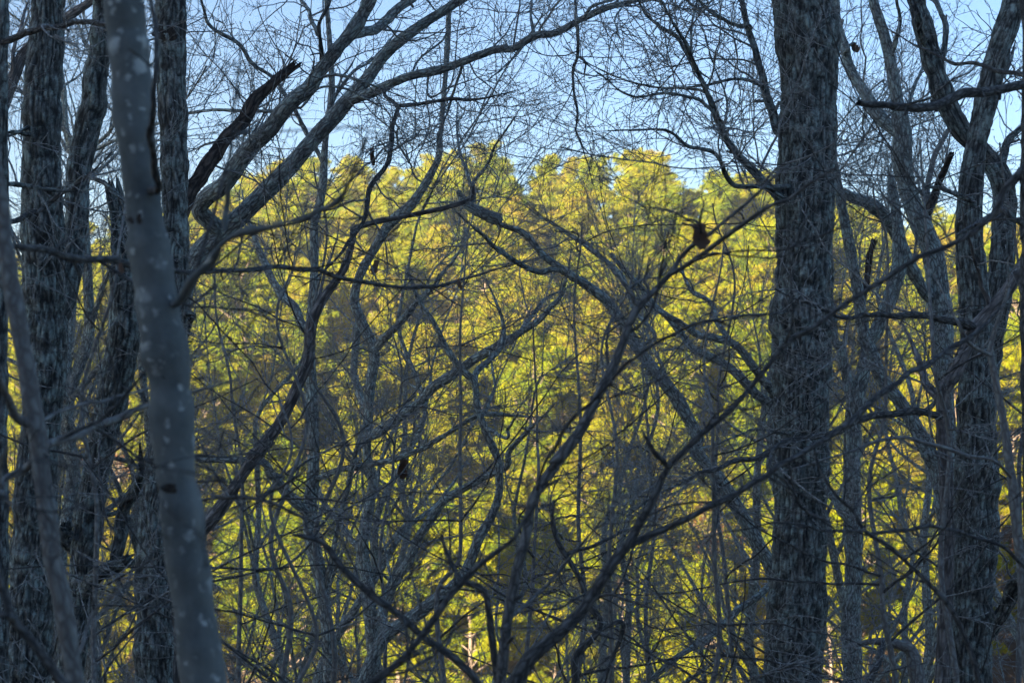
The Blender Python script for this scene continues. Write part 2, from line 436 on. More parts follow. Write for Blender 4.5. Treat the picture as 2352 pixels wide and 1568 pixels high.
def trunk_mesh(name, p, r, mat, parent, rough, tag=None, jag=0.0):
    """one trunk or limb as a single skin; rough = furrow depth as a share of the radius"""
    L = np.linalg.norm(np.diff(p, axis=0), axis=1).sum()
    R = r.max()
    big = rough > .04
    step = .02 if big or mat == 'beech' else max(.018, .012 * L)
    n = int(np.clip(L / step, 10, 460))
    c = resample(np.concatenate([p, r[:, None]], 1), n)
    p, r = c[:, :3], np.maximum(c[:, 3], .0015)
    sides = 72 if mat == 'beech' and R > .05 else 112 if big and R > .09 else 64 if big else int(np.clip(R * 260, 7, 22))
    T = np.gradient(p, axis=0); T /= np.linalg.norm(T, axis=1, keepdims=True)
    U = np.zeros_like(T); u = np.cross(T[0], [0.12, 1, 0.07]); u /= np.linalg.norm(u)
    for i in range(n):
        u = u - (u @ T[i]) * T[i]; u /= np.linalg.norm(u); U[i] = u
    V = np.cross(T, U)
    a = np.arange(sides) / sides * 2 * np.pi
    ca, sa = np.cos(a), np.sin(a)
    s = np.concatenate([[0], np.cumsum(np.linalg.norm(np.diff(p, axis=0), axis=1))])
    bark = np.stack([r[:, None] * ca, r[:, None] * sa, np.repeat(s[:, None], sides, 1)], -1)
    off = RNG.uniform(0, 50, 3)
    q = bark + off
    lump = vnoise(q * np.array([4, 4, 2.5])) - .5
    disp = lump * r[:, None] * (.09 if mat != 'beech' else .2)
    if mat == 'beech': disp = disp + (vnoise(q * np.array([16, 16, 30])) - .5) * .006 + (vnoise(q * np.array([3, 3, 9])) - .5) * .012
    fur = np.ones_like(disp)
    if big:
        rot = np.array([[.82, .31, -.48], [-.22, .94, .25], [.53, -.1, .84]])
        qs = (q * np.array([9, 9, 3.1])) @ rot
        wob = np.stack([vnoise(qs + k * 17.3) - .5 for k in range(3)], -1) * np.array([.05, .05, .09])
        qq = q + wob
        a1 = np.abs(2 * vnoise(qq * np.array([50, 50, 9])) - 1)
        a2 = np.abs(2 * vnoise(qq * np.array([34, 34, 16]) + 9.1) - 1)
        fur = sstep(.02, .36, a1) * (.45 + .55 * sstep(.02, .22, a2))
        plate = vnoise(q * np.array([70, 70, 26]))
        disp = disp + (fur - .6) * np.minimum(r, .16)[:, None] * rough * .62 + (plate - .5) * .006
    ring = p[:, None] + (r[:, None] + disp)[..., None] * (U[:, None] * ca[None, :, None] + V[:, None] * sa[None, :, None])
    if jag:   # splintered end
        k = min(14, n // 4)
        teeth = (vnoise(np.stack([ca * 3 + 5, sa * 3, 0 * ca], -1)) - .35) * jag
        for i in range(k):
            ring[n - k + i] += (T[-1] * (teeth * (i / k) ** 2)[:, None])
    verts = ring.reshape(-1, 3)
    i0 = (np.arange(n - 1) * sides)[:, None]; j = np.arange(sides)[None]; j2 = (j + 1) % sides
    quads = np.stack([i0 + j, i0 + j2, i0 + sides + j2, i0 + sides + j], -1).reshape(-1, 4)
    verts = np.concatenate([verts, [p[-1] + T[-1] * (r[-1] * .5 if not jag else -.06)]])
    tipi = len(verts) - 1; jj = np.arange(sides)
    tri = np.stack([(n - 1) * sides + jj, (n - 1) * sides + (jj + 1) % sides, np.full(sides, tipi)], -1)
    bk = np.concatenate([bark.reshape(-1, 3) + off, [[0, 0, s[-1]] + off]])
    o = mesh_obj(name, verts, [quads, tri], M[mat], parent,
                 {'bark': ('FLOAT_VECTOR', bk), 'furrow': ('FLOAT', np.concatenate([fur.ravel(), [1]]))})
    if tag: o['label'] = tag
    return p, r

def kinks(n, m, rng):
    k = rng.normal(size=(max(2, int(m)) + 3, 3))
    return np.stack([np.interp(np.linspace(0, len(k) - 1, n), np.arange(len(k)), k[:, c]) for c in range(3)], -1)

def hosts(curves, K=24):
    A = [resample(np.concatenate([p, r[:, None]], 1), K) for p, r in curves]
    A = np.array(A)
    return A[..., :3], A[..., 3]

def lengths(HP): return np.linalg.norm(np.diff(HP, axis=1), axis=2).sum(1)

def twig_crown(curves, parent, rng, dens=2.2, l1=(.5, 1.5), up=.03, fine=1.0, mat='twig', flat=.0, rmul=1.0, wig=.13, from_trunk=None):
    """three orders of twigs on the limbs (and a few on the trunk), one mesh"""
    HP, HR = hosts(curves)
    b = Batch()
    S, SR = grow(HP, HR, lengths(HP) * 3.5, .025, .11, .6, 1.3, 4, .42, .003, .016, 0, .12, rng, .05, 1.0, .75)   # spurs and broken stubs
    b.add(S, SR, 6)
    A, AR = grow(HP, HR, lengths(HP) * dens, l1[0], l1[1], .6, 1.2, 13, .5, .003 * rmul, .0095 * rmul, up, wig * 1.25, rng, .1, 1.0, .4, flat=flat)
    b.add(A, AR, 5)
    B, BR = grow(A, AR, 5.2 * fine, .22, .75, .5, 1.1, 8, .7, .0020 * rmul, .0038 * rmul, up * .8, wig * 1.7, rng, .15, .98, .6, flat=flat)
    b.add(B, BR, 4)
    C, CR = grow(B, BR, 3.4 * fine, .06, .22, .6, 1.2, 5, .8, .0018 * rmul, .0028 * rmul, up + .03, wig * 1.9, rng, .2, 1.0, .8, bud=2.4)
    b.add(C, CR, 3)
    return b.build('crown', M[mat], parent)

def make_tree(name, label, depth, mat, trunk, limbs=(), rough=.05, lean=0.0, crown=None, group=None, cat='tree', seed=0, up=0.0, knots=(), jag=0.0, cmat='twig', side=None, rooted=True, tag=None):
    rng = np.random.default_rng(1000 + seed)
    tr = trace(trunk)
    p, r = limb_curve(tr, depth, depth + lean, rng, wig=.05, bow=0)
    px = resample(tr, len(p))
    path = [(px[:, :2], np.linspace(depth, depth + lean, len(p)))]
    if rooted: p, r = root(p, r, rng)
    if up: p, r = extend(p, r, up, rng)
    base = p[0].copy(); base[2] = terrain(base[0], base[1])
    e = thing(name, label, cat, base, group)
    curves = [(p, r)]
    trunk_mesh('trunk', p - base, r, mat, e, rough, tag, jag)
    for k, lb in enumerate(limbs):
        s, dd = lb[0], lb[1]
        opt = lb[2] if len(lb) > 2 else {}
        t = trace(s)
        # root the limb where it leaves the tree
        best = min(((np.hypot(*(q - t[0, :2]).T).min(), j) for j, (q, _) in enumerate(path)))
        q, dq = path[best[1]]
        i = int(np.hypot(*(q - t[0, :2]).T).argmin())
        d0 = opt.get('d0', dq[i])
        if 3 < best[0] < 90 and 'd0' not in opt:
            t = np.concatenate([[[q[i][0], q[i][1], t[0, 2] * 1.1]], t])
        lp, lr = limb_curve(t, d0, d0 + dd, rng)
        c = resample(t, len(lp))
        path.append((c[:, :2], np.linspace(d0, d0 + dd, len(lp))))
        if 'jag' not in opt: lp, lr = extend(lp, lr, opt.get('ext', 1.6 if (t[-1, 1] < 12 or t[-1, 0] < 5 or t[-1, 0] > 2347) else .35), rng)
        trunk_mesh('limb', lp - base, lr, opt.get('mat', mat), e, opt.get('rough', rough * .8), opt.get('label'), opt.get('jag', 0))
        curves.append((lp, lr))
    for (kx, ky, ks) in knots:
        add_knot(e, base, curves[0], kx, ky, ks)
    if crown:
        cc = [(cp - base, cr) for cp, cr in (curves[1:] if len(curves) > 1 and sum(lengths(hosts(curves[1:])[0])) > 1.2 and r.max() > .045 else curves)]
        kw = {k: v for k, v in crown.items() if k != 'all'}
        twig_crown(cc, e, rng, mat=cmat, **kw)
    return e

def add_knot(e, base, curve, kx, ky, ks):
    """a dark branch scar: a low eyelid-shaped boss set into the bark, towards the camera"""
    p, r = curve
    cpx = 1176 + p[:, 0] / np.maximum(p[:, 1], .1) * 3266.7
    d = p[:, 1]
    q = P(kx, ky, d)
    dist = np.linalg.norm(p - q, axis=1) - r
    i = int(np.abs(q[:, 2] - p[:, 2]).argmin())
    c = P(kx, ky, d[i])
    dx = np.clip((c[0] - p[i, 0]) / r[i], -.97, .97)
    n = np.array([dx, -math.sqrt(1 - dx * dx), .05]); n /= np.linalg.norm(n)
    pos = p[i] + n * r[i] * .98
    ux = np.cross(n, [0, 0, 1]); ux /= np.linalg.norm(ux); uz = np.cross(ux, n)
    s = ks / 3266.7 * d[i]
    rings, seg = 6, 18
    v, f = [], []
    for a in range(rings + 1):
        t = a / rings
        for b in range(seg):
            an = b / seg * 2 * np.pi
            w = math.cos(an) * (.8 + .2 * math.sin(3 * an + kx)); h = math.sin(an) * (.8 if math.sin(an) > 0 else .95) * (1 + .15 * math.cos(2 * an + ky))
            z = .035 * (1 - t ** 3) + .02 * math.sin(an * 2 + t * 5) * t * (1 - t)
            v.append(pos + s * (ux * w * t * .68 + uz * h * t * .42 + n * z))
    v = np.array(v) - base
    for a in range(rings):
        for b in range(seg):
            f.append((a * seg + b, a * seg + (b + 1) % seg, (a + 1) * seg + (b + 1) % seg, (a + 1) * seg + b))
    mesh_obj('knot', v, [np.array(f)], M['knot'], e)

# ---------------------------------------------------------------- the trees in front, traced from the photograph, each at its own distance
CR = dict(dens=1.8, l1=(.5, 1.5))
make_tree('beech_tree', 'smooth grey beech trunk spotted with pale lichen, nearest tree of all', 4.2, 'beech',
    'b 930,1620,206 918,1568,205 868,1200,197 828,900,196 790,600,192 765,300,190 732,0,188 a 722,1500,186 683,1200,180 660,1000,176 635,800,174 612,600,176 585,300,184 552,0,190 535,-140,190',
    [('a 715,850,40 692,720,34 690,470,28 705,330,26 700,150,26 680,0,26', -.25, {'rough': 0, 'mat': 'dark', 'label': 'dark upright side stem hugging the beech'}),
     ('a 800,1370,46 830,1330,42 900,1220,42 1000,1100,36 1100,1050,30 1199,1030,26 c 640,1420,26 800,1370,26 1000,1260,22 1060,1130,16', -.5, {'rough': 0}),
     ('a 1010,1040,20 1030,850,18 1045,720,16 1060,620,10', -.2, {'rough': 0, 'd0': 3.9})],
    rough=.0, lean=.1, seed=1, up=3.0, knots=((316, 512, 36), (372, 563, 22), (405, 800, 26), (403, 866, 30), (404, 1118, 34)),
    crown=dict(dens=.7, l1=(.3, .8), fine=.5), cmat='dark')

make_tree('oak_tree', 'thick furrowed oak trunk crusted with lichen, standing alone between the bare limbs', 10, 'oak',
    'j 155,1640,262 160,1568,260 172,1329,255 183,1100,250 192,850,248 194,600,250 195,300,250 j 195,0,262 i 195,1500,258 205,1200,246 212,800,264 232,400,250 228,200,268 208,0,285 200,-160,285',
    [('f 1850,1200,38 1700,1192,34 1560,1192,30 1500,1100,30 1420,980,28 1250,930,22 1100,835,18 870,830,10', -1.2),
     ('f 1840,1260,66 1720,1150,60 1560,950,48 1450,780,40 1380,600,34 1310,450,28 1240,280,26 1180,180,20 1080,0,14', -1.0),
     ('f 1850,840,64 1800,760,60 1750,620,56 1720,450,48 1650,200,40 1600,0,34', .8),
     ('f 1480,790,20 1350,660,22 1270,620,20 1100,600,18 900,615,14 700,490,10 560,370,8', -1.5),
     ('f 1380,600,18 1300,570,18 1000,550,14 800,490,11 680,440,7', .9),
     ('f 1725,545,22 1560,510,20 1370,545,15 1150,560,8', -.7),
     ('f 1650,170,34 1500,130,24 1400,70,22 1330,0,16', -1),
     ('f 1290,450,18 1270,220,16 1300,60,14 1310,0,12', .6),
     ('f 1560,960,22 1480,860,18 1500,640,14 1400,380,9', .8),
     ('g 1830,1330,20 1690,1300,16 1560,1350,12 1350,1420,8', -1.6),
     ('g 1830,560,14 1500,590,13 1330,640,12 1120,720,9', -2)],
    rough=.17, lean=.2, seed=2, up=3.2, crown=dict(dens=4.2, l1=(.45, 1.3), fine=1.15))

make_tree('leaning_tree', 'pale lichened trunk leaning up to the left from behind the thick oak', 12.2, 'lichen',
    'h 1950,1568,100 1860,1100,100 1790,850,98 1700,680,92 1600,500,88 1480,300,84 1300,80,82 g 1310,1340,84 1150,1060,80 980,850,76 850,650,70 740,490,66 600,380,58 450,280,52 330,190,42 200,50,40 60,0,38 k 1850,1400,190 1650,1310,170 1420,1190,120 1340,1090,90 1290,980,80',
    [('g 470,290,34 380,280,36 300,292,36 150,230,34 0,130,28 d 1920,80,24 1840,0,18', -.5),
     ('k 1400,1200,60 1500,1080,70 1480,900,60 1380,650,50 1300,420,40 1270,200,36 1260,0,30', .8),
     ('k 1500,1090,60 1500,860,60 1650,680,50 1760,500,40 1830,300,36 2000,50,30', -.9),
     ('g 1040,700,26 930,560,28 860,400,26 800,290,30 650,170,30 500,60,26 400,0,20', 1.0),
     ('g 1270,1290,24 1240,1140,22 1150,1020,20 1000,700,14', .8)],
    rough=.05, seed=3, crown=dict(dens=1.7, l1=(.4, 1.2)))

make_tree('forked_tree', 'grey trunk with crooked forks, half hidden behind the thick oak', 12.8, 'lichen',
    'h 2050,1568,110 1960,900,108 1880,400,100 1800,200,92 g 1790,1170,70 1700,1090,62 1560,940,58 1430,850,52 1290,790,46 1210,690,44 1130,590,42 1030,500,40 960,400,36 850,290,30 760,180,24',
    [('g 1800,1080,54 1700,930,52 1540,760,50 1430,720,46 1320,700,44 1220,640,38 1100,560,32', -.5),
     ('g 1520,740,36 1450,640,34 1400,500,32 1300,430,28 1230,340,20', .5),
     ('h 1850,900,45 1640,1050,46 1480,1180,46 1360,1290,40 1180,1400,34 1060,1490,26', -1)],
    rough=.05, seed=4, crown=dict(dens=1.6, l1=(.4, 1.2)))

make_tree('twin_trunk_tree', 'dark furrowed trunk with a second stem forking away, leftmost of the big trunks', 9.2, 'oak',
    'b 108,1640,218 115,1568,212 138,1200,192 150,900,170 168,600,178 190,300,174 a 203,1500,184 195,1200,182 188,800,168 195,400,160 217,0,152 225,-140,150',
    [('a 255,1420,110 300,1290,100 335,1100,98 352,850,108 390,600,112 420,450,106 448,200,92 468,0,84', .35, {'rough': .15, 'label': 'second stem leaning right'}),
     ('a 150,850,26 250,850,24 330,845,22 380,800,20 460,815,20 500,850,22', -.5),
     ('a 120,600,18 60,590,16 0,620,14', -.6), ('a 200,540,16 150,560,16 60,600,14 0,620,10', -.6)],
    rough=.17, seed=5, up=3, crown=dict(dens=2.6, l1=(.4, 1.3)))

make_tree('broken_tree', 'stout slanting trunk broken off in a jagged dark stub behind the beech', 9.8, 'oak',
    'b 300,1640,128 310,1568,124 340,1300,124 370,1100,126 405,800,124 455,500,126 515,250,140 560,0,142 a 562,1480,140 556,1250,112 545,1050,84 528,930,74 512,850,66',
    [('b 360,1180,60 395,1130,70 440,1080,72 510,1040,66 575,1010,56', -.4, {'rough': .12, 'jag': .1, 'label': 'short rotten crooked limb'}),
     ('b 520,1000,52 540,900,60 545,820,56 590,720,46 640,620,36', -.3, {'rough': .1}),
     ('b 330,960,60 290,900,56 300,860,50', -.2, {'jag': .08}),
     ('b 380,830,24 530,800,22 640,700,18', .6)],
    rough=.16, seed=6, jag=.16, crown=dict(dens=2.4, l1=(.3, 1.0)), lean=-.1)

make_tree('mossy_oak', 'straight mossy furrowed trunk right beside the spotted beech, with a broken limb', 9.0, 'oak',
    'b 690,1640,172 692,1568,168 692,1300,160 700,900,152 a 760,1950,146 770,1500,136 782,1200,128 788,800,124 775,400,126 768,0,140 766,-140,140',
    [('c -40,1400,115 20,1260,104 120,1100,96 230,920,90 370,760,82 450,640,84 560,540,72 700,420,58', 1.0, {'rough': .14, 'mat': 'rot', 'jag': .2, 'label': 'dark dead limb snapped off with a splintered end'}),
     ('d 60,560,40 20,620,30', .2)],
    rough=.17, seed=7, up=3, knots=((379, 68, 54),), crown=dict(dens=2.6, l1=(.3, .9)))

make_tree('slanting_oak', 'great oak whose long grey limbs slant up to the right across the sky', 11.2, 'lichen',
    'z 382,1640,52 385,1568,52 392,1200,50 400,900,50 415,690,50 450,590,48 c 300,1430,118 480,1260,116 660,1080,112 800,920,106 960,740,100 1080,600,92 1170,500,80 1300,330,76 1500,170,68 1640,80,62 1760,0,58',
    [('c 90,1330,106 250,1180,108 380,1000,108 560,800,104 720,620,98 830,500,94 960,340,88 1060,220,86 1140,100,88 1180,0,86', -.8, {'rough': .07, 'label': 'thick upper limb with lichen patches'}),
     ('c 1060,225,64 1200,190,62 1340,80,60 1430,0,56', .6),
     ('c 1050,640,70 1200,590,66 1400,500,56 1600,450,56 1800,380,52 1990,310,48 2091,300,48 f 130,315,50 280,240,48 400,215,46 560,120,44 700,60,42 850,20,36 950,0,28', -.9, {'label': 'long bare limb reaching far right across the sky'}),
     ('c 1310,545,20 1275,600,22 1330,650,26 1355,690,29 1320,900,31 1290,1060,31 1170,1230,32 1150,1400,28 1060,1540,24 980,1640,14', -1.2, {'mat': 'dark', 'ext': .5, 'label': 'dark crooked branch hanging down'}),
     ('c 1350,680,26 1550,660,24 1700,640,22 1900,630,16', -.5, {'mat': 'dark'}),
     ('c 880,380,30 860,220,26 870,130,22 920,30,20 930,0,18', -.4, {'mat': 'dark'}),
     ('c 850,230,26 800,100,26 750,0,24', .5), ('c 640,720,24 560,715,22 400,715,22 180,705,20 20,722,18', .4),
     ('c 790,560,20 880,490,22 1000,480,20 1130,520,18 1250,560,14', -.6),
     ('c 740,690,16 860,560,14 1030,565,16 1180,640,14', -.4),
     ('c 1320,900,14 1260,925,10 1200,945,8 1150,990,6', .1, {'ext': .1}), ('f 545,150,24 530,0,16', .3), ('f 545,150,24 550,350,20 520,490,17 545,700,15 545,850,14 600,1000,10', -.3, {'mat': 'dark', 'ext': .3}),
     ('f 550,360,14 600,400,14 602,460,12', -.2, {'mat': 'dark', 'ext': .05}),
     ('f 280,235,24 255,120,20 260,0,16', .5), ('f 940,10,16 1000,120,18 1180,240,26 1290,400,20', .8),
     ('f 580,120,20 640,45,20 760,0,14', -.5), ('f 850,20,14 790,120,11 800,210,9 770,215,7', -.3),
     ('f 230,260,16 170,340,14 60,450,12 0,490,8', -.8), ('c 1780,390,20 1730,560,16 1680,720,14', .6),
     ('c 1450,480,16 1500,380,14 1650,250,12 1690,80,9', .5), ('c 1560,455,14 1560,620,12 1700,560,10 1850,500,7', -.6)],
    rough=.07, seed=8, up=3, crown=dict(dens=4.4, l1=(.45, 1.35), fine=1.0))

make_tree('shaggy_tree', 'brown shaggy trunk slanting up to the right behind the dark crooked branch', 10.6, 'brown',
    'z 395,1640,42 400,1450,38 425,1290,35 e 60,650,90 140,560,90 270,400,86 350,270,74 450,130,74 560,0,72 d 400,1500,74 520,1380,72 640,1200,72 720,1030,69 790,850,67 810,640,74 870,500,64 950,380,58 1030,250,48 1080,80,40 1130,0,36 k 1350,1150,64 1500,860,48',
    [('d 800,640,24 850,480,21 900,300,18 960,130,13', .7)],
    rough=.12, seed=9, crown=dict(dens=1.4, l1=(.4, 1.1)))

make_tree('crossed_tree', 'grey upright trunk with a limb rising left, crossed by the brown slanting one', 13, 'lichen',
    'e 935,1620,78 930,1568,78 920,1400,80 900,1150,80 870,900,84 820,680,92 802,450,92 820,300,82 825,100,74 d 830,1500,74 820,1250,74 810,1000,74 800,750,72 812,560,62 830,300,52 830,0,54 c 850,1340,56 880,1200,52 900,900,45 940,600,40 930,300,34 905,0,30',
    [('d 770,660,56 700,540,55 600,400,50 540,300,46 490,180,40 450,80,36 420,0,28', .6),
     ('e 790,480,72 680,380,68 560,230,56 480,150,46 d 80,1480,36 40,1300,26', -.5),
     ('e 860,260,40 1000,200,38 1150,185,38 1350,140,36 1500,80,34 1650,0,32 d 1600,1380,32 1750,1280,30 1900,1215,28 2090,1210,22', -.9),
     ('c 890,1050,24 760,800,30 650,620,26 560,500,22 420,400,26 340,280,24 180,180,22 110,30,18', -.6),
     ('c 920,700,22 1060,470,20 1200,380,18 1330,230,12', .6), ('c 900,930,18 980,560,14 1060,420,12', .4),
     ('e 890,1000,40 960,700,36 1000,480,30 1080,150,36 1120,0,20', -.4)],
    rough=.05, seed=10, up=2, crown=dict(dens=2.8, l1=(.4, 1.2)))

make_tree('spreading_tree', 'many-stemmed grey tree spreading low in a wide vee over yellow pines', 14, 'lichen',
    'e 1240,1620,86 1230,1568,84 1190,1200,86 1170,950,86 1135,700,82 1165,520,76 1200,300,62 d 1165,1450,62 1170,1250,66 1190,1000,70 1210,800,74 1130,610,64 1090,470,60 1130,300,58 1230,120,56 k 300,1450,150 600,1180,140 800,900,120 880,760,110 1000,500,90 1020,150,80 1050,0,70 c 1680,250,36 1690,60,32',
    [('d 1215,790,56 1280,710,52 1400,600,44 1500,480,36 1600,380,28 1700,250,18', -.5),
     ('e 1200,1250,60 1290,1050,58 1330,950,58 1400,830,62 1480,690,62 1530,590,60 1640,430,58 1760,340,50 1900,260,44 2050,200,38 h 120,80,34 250,-60,24', -.9, {'label': 'low slanting limb'}),
     ('d 1215,1330,62 1400,1200,62 1550,1080,62 1700,950,64 1850,850,62 1980,780,60 2090,730,58 g 100,740,60 250,640,42 400,500,30 480,340,20', -1.0, {'label': 'long limb slanting far to the right'}),
     ('g 130,730,30 250,590,26 330,480,20 470,400,14', .6),
     ('d 1150,1150,48 1090,1000,46 1085,820,46 1100,690,44', .4),
     ('e 1190,960,40 1290,740,40 1450,560,30 1600,440,26 1720,280,18', .6),
     ('e 1150,760,34 1000,560,38 900,430,32 840,300,24', .7),
     ('e 1140,740,30 1180,500,30 1230,300,26 1250,180,22 d 1300,1380,24 1420,1150,18', .5)],
    rough=.05, seed=11, crown=dict(dens=1.7, l1=(.4, 1.2)))

make_tree('crooked_tree', 'rough pale trunk bending twice as it climbs through the yellow pines', 12, 'lichen',
    'e 1120,1640,90 1180,1480,90 1280,1270,86 1450,1150,86 1620,1020,80 1740,930,78 1820,800,70 1880,640,62 1960,500,52 2010,330,46 2000,150,46 d 1960,1400,50 1910,1280,46 1870,1150,44 1850,1000,44 1780,930,42 1680,800,40 1590,620,32 1500,480,26 1430,300,20',
    [('d 1850,1030,40 1880,920,38 2000,800,34 2040,660,26 1990,480,18', .6), ('d 1920,1290,26 2060,1350,22 g 100,1300,20', -.6),
     ('d 1900,1230,22 1980,1060,18 1960,880,14', .8), ('e 1300,1240,30 1250,1080,28 1300,900,22 1280,700,14', .8)],
    rough=.05, seed=12, crown=dict(dens=1.6, l1=(.4, 1.1)))

make_tree('double_oak', 'broad furrowed oak near the right edge with a fork high up', 10, 'oak',
    'j 948,1640,205 950,1568,200 960,1200,194 978,900,196 988,600,186 982,300,160 985,0,150 i 988,1500,148 962,1200,130 950,1000,114 962,800,106 985,650,98 1003,560,100 1040,400,100 1080,250,104 1128,100,100 1152,0,96 1170,-140,92',
    [('j 1050,1330,62 1150,1160,60 1199,1080,56', -.5), ('i 1020,540,26 1080,400,20 1150,250,16', .6), ('i 960,900,30 860,860,20 760,850,14 660,930,10', -.8)],
    rough=.16, seed=13, up=2.6, crown=dict(dens=3.0, l1=(.4, 1.3)))

make_tree('crossing_trunk_tree', 'rough grey trunk behind the broad oak, bending left across it to the sky', 11.2, 'oak',
    'i 1020,1900,100 1050,1568,104 1088,1300,110 1112,950,106 1092,800,98 1022,690,82 930,600,88 870,500,92 820,380,92 780,250,88 740,100,84 715,0,82 700,-140,80',
    [('i 1085,780,44 1130,640,34 1199,560,26', .4), ('i 740,170,40 720,60,30 690,0,24', -.4), ('i 800,330,30 850,150,26 800,0,20', .5)],
    rough=.13, seed=14, up=2.6, crown=dict(dens=3.2, l1=(.4, 1.3)))

make_tree('bent_tree', 'slim brownish trunk that bends sharply right in front of the broad oak', 8.8, 'brown',
    'j 828,1640,70 830,1568,70 850,1200,64 852,800,64 842,500,64 832,290,62 845,235,62 900,150,62 960,0,60 i 985,1470,60 1050,1400,58 1120,1310,55 1199,1180,54 1290,1010,50',
    [('j 835,310,44 770,235,40 740,170,36 720,110,30', .3), ('j 825,370,36 700,345,34 580,362,32 440,390,28 300,452,26 130,490,26 0,548,24 h 1550,150,32 1420,210,28 1320,225,22 1200,300,18 1050,370,14', -1.6, {'mat': 'dark', 'label': 'long dark branch sweeping left'}),
     ('i 960,1470,46 860,1440,34 700,1420,30 560,1415,26 400,1430,20 250,1380,14', -.9, {'mat': 'dark'}),
     ('i 1050,1400,24 1000,1250,18 960,1100,12', -.3)],
    rough=.08, seed=15, up=1.5, crown=dict(dens=2.2, l1=(.5, 1.4)))

make_tree('left_leaning_tree', 'grey trunk leaning left and thinning to a reddish stem beside the thick oak', 11.6, 'lichen',
    'j 880,1640,88 870,1100,84 835,740,80 805,590,76 770,530,74 720,430,70 640,300,66 560,200,62 505,60,56 i 480,1500,56 440,1250,52 392,1000,48 352,800,40 338,700,34 330,560,26',
    [('i 470,1420,30 500,1180,30 520,1080,24', .4, {'mat': 'rot', 'jag': .06}), ('j 690,380,24 800,300,20 900,180,14', -.5)],
    rough=.07, seed=16, crown=dict(dens=2.6, l1=(.4, 1.2)))

make_tree('vee_tree', 'slender lichened trunk forking in a vee just right of the thick oak', 12.6, 'lichen',
    'j 430,1640,92 430,1568,90 420,1300,85 430,1100,80 430,900,78 425,700,74 432,500,70 440,330,66 475,180,56 492,50,52 i 530,1500,58 560,1430,60 600,1330,66 640,1180,68 630,1000,50 600,800,36',
    [('j 430,320,48 400,200,48 370,50,48 i 350,1540,44 335,1440,40 330,1300,30 340,1150,24', -.4), ('j 400,810,44 350,740,44 300,690,40 240,640,30', .4)],
    rough=.05, seed=17, crown=dict(dens=3.0, l1=(.4, 1.2)))

make_tree('upright_tree', 'tall grey trunk forking high against the sky right of the thick oak', 13.2, 'lichen',
    'j 910,1640,100 900,1568,100 870,900,96 840,200,80 i 830,1500,102 812,1300,100 790,1150,94 732,1000,90 690,900,78 652,750,84 648,600,80 620,400,56 590,250,50 550,100,46 520,0,40 500,-120,36',
    [('i 635,600,60 540,510,58 440,350,46 390,230,42 360,100,36 350,0,30', .5), ('i 760,1330,52 720,1260,52 660,1130,54 570,970,62 430,890,46 370,860,34', -.6),
     ('i 780,1120,34 760,900,28 800,700,24 870,560,18', .5, {'mat': 'grey'}), ('i 760,960,40 800,860,34 870,690,22', -.4, {'mat': 'rot', 'jag': .05}),
     ('i 640,560,20 700,420,16 760,250,12', .5), ('i 392,235,16 415,205,12 432,196,9', .05, {'ext': .1}), ('i 600,260,22 640,120,18 630,0,14', -.4)],
    rough=.05, seed=18, up=2.4, crown=dict(dens=3.6, l1=(.4, 1.3)))

make_tree('edge_tree', 'dark trunk cut by the right edge, holding a thick dead branch', 7.4, 'dark',
    'j 1260,1640,90 1240,900,84 1230,200,80 i 1225,1300,80 1220,800,72 1225,450,70 1228,200,70 1215,0,66',
    [('i 1225,365,44 1199,382,42 1050,412,46 900,428,48 800,462,46 660,500,42 560,472,32 440,463,26', -.7, {'rough': 0, 'jag': .04, 'mat': 'dark', 'label': 'thick dead branch with a broken tip'}),
     ('i 1225,740,40 1199,750,38 1110,860,36 1080,950,34 1000,1010,30', -.5, {'rough': 0}), ('i 1090,940,26 1140,980,26 1199,1005,24', .2, {'d0': 6.9}),
     ('i 1215,345,20 1150,330,20 1000,300,18 880,290,16 800,250,12 700,200,9', .8)],
    rough=.05, seed=19, up=2, crown=dict(dens=1.2, l1=(.4, 1.2), fine=.6), cmat='dark')

make_tree('curved_sapling', 'thin pale stem curving along the right edge in front of the broad oak', 7, 'grey',
    'j 1215,1500,46 1190,1080,42 1165,900,45 1150,700,46 1130,550,40 1100,350,34 1065,180,30 1045,80,26 1060,0,22 i 1090,1420,18 1130,1300,14',
    [('j 1050,90,18 1000,70,18 945,30,16 i 900,1450,14 870,1380,9', -.4), ('j 1140,640,16 1060,560,16 960,540,18 820,505,20 640,462,18 480,500,14 300,560,10', -.6, {'label': 'long thin low branch'})],
    rough=0, seed=20, crown=dict(dens=1.4, l1=(.4, 1.2), fine=.7))

make_tree('arching_sapling', 'thin dark stem arching from low right up toward the thick oak', 6.2, 'dark',
    'j 1010,1640,27 985,1520,26 950,1400,25 870,1230,24 740,1090,22 600,960,20 480,880,19 430,790,17 350,720,15 280,600,12 250,480,9',
    [('j 480,880,14 300,880,13 100,840,10 0,860,8', -.5), ('j 500,895,16 650,880,17 800,860,17 950,905,18 1100,950,18 1210,1060,18', .4),
     ('j 430,790,10 500,690,8 640,590,6', .5), ('j 660,1010,10 760,940,9 850,860,7', -.4)],
    rough=0, seed=21, crown=dict(dens=1.6, l1=(.3, 1.1), fine=.6), cmat='dark')

make_tree('stubby_tree', 'low pale crooked limb bent over at the bottom beside the vee fork', 9.4, 'grey',
    'j 730,1640,78 722,1568,76 700,1450,66 680,1410,58 620,1390,48 580,1382,38 490,1380,26 430,1400,18',
    [('j 560,1390,28 545,1450,30 530,1500,32 500,1560,30', -.3, {'mat': 'dark'}), ('j 500,1382,16 520,1330,14 600,1290,10', .4)],
    rough=0, seed=22, crown=dict(dens=2.2, l1=(.3, .9)))

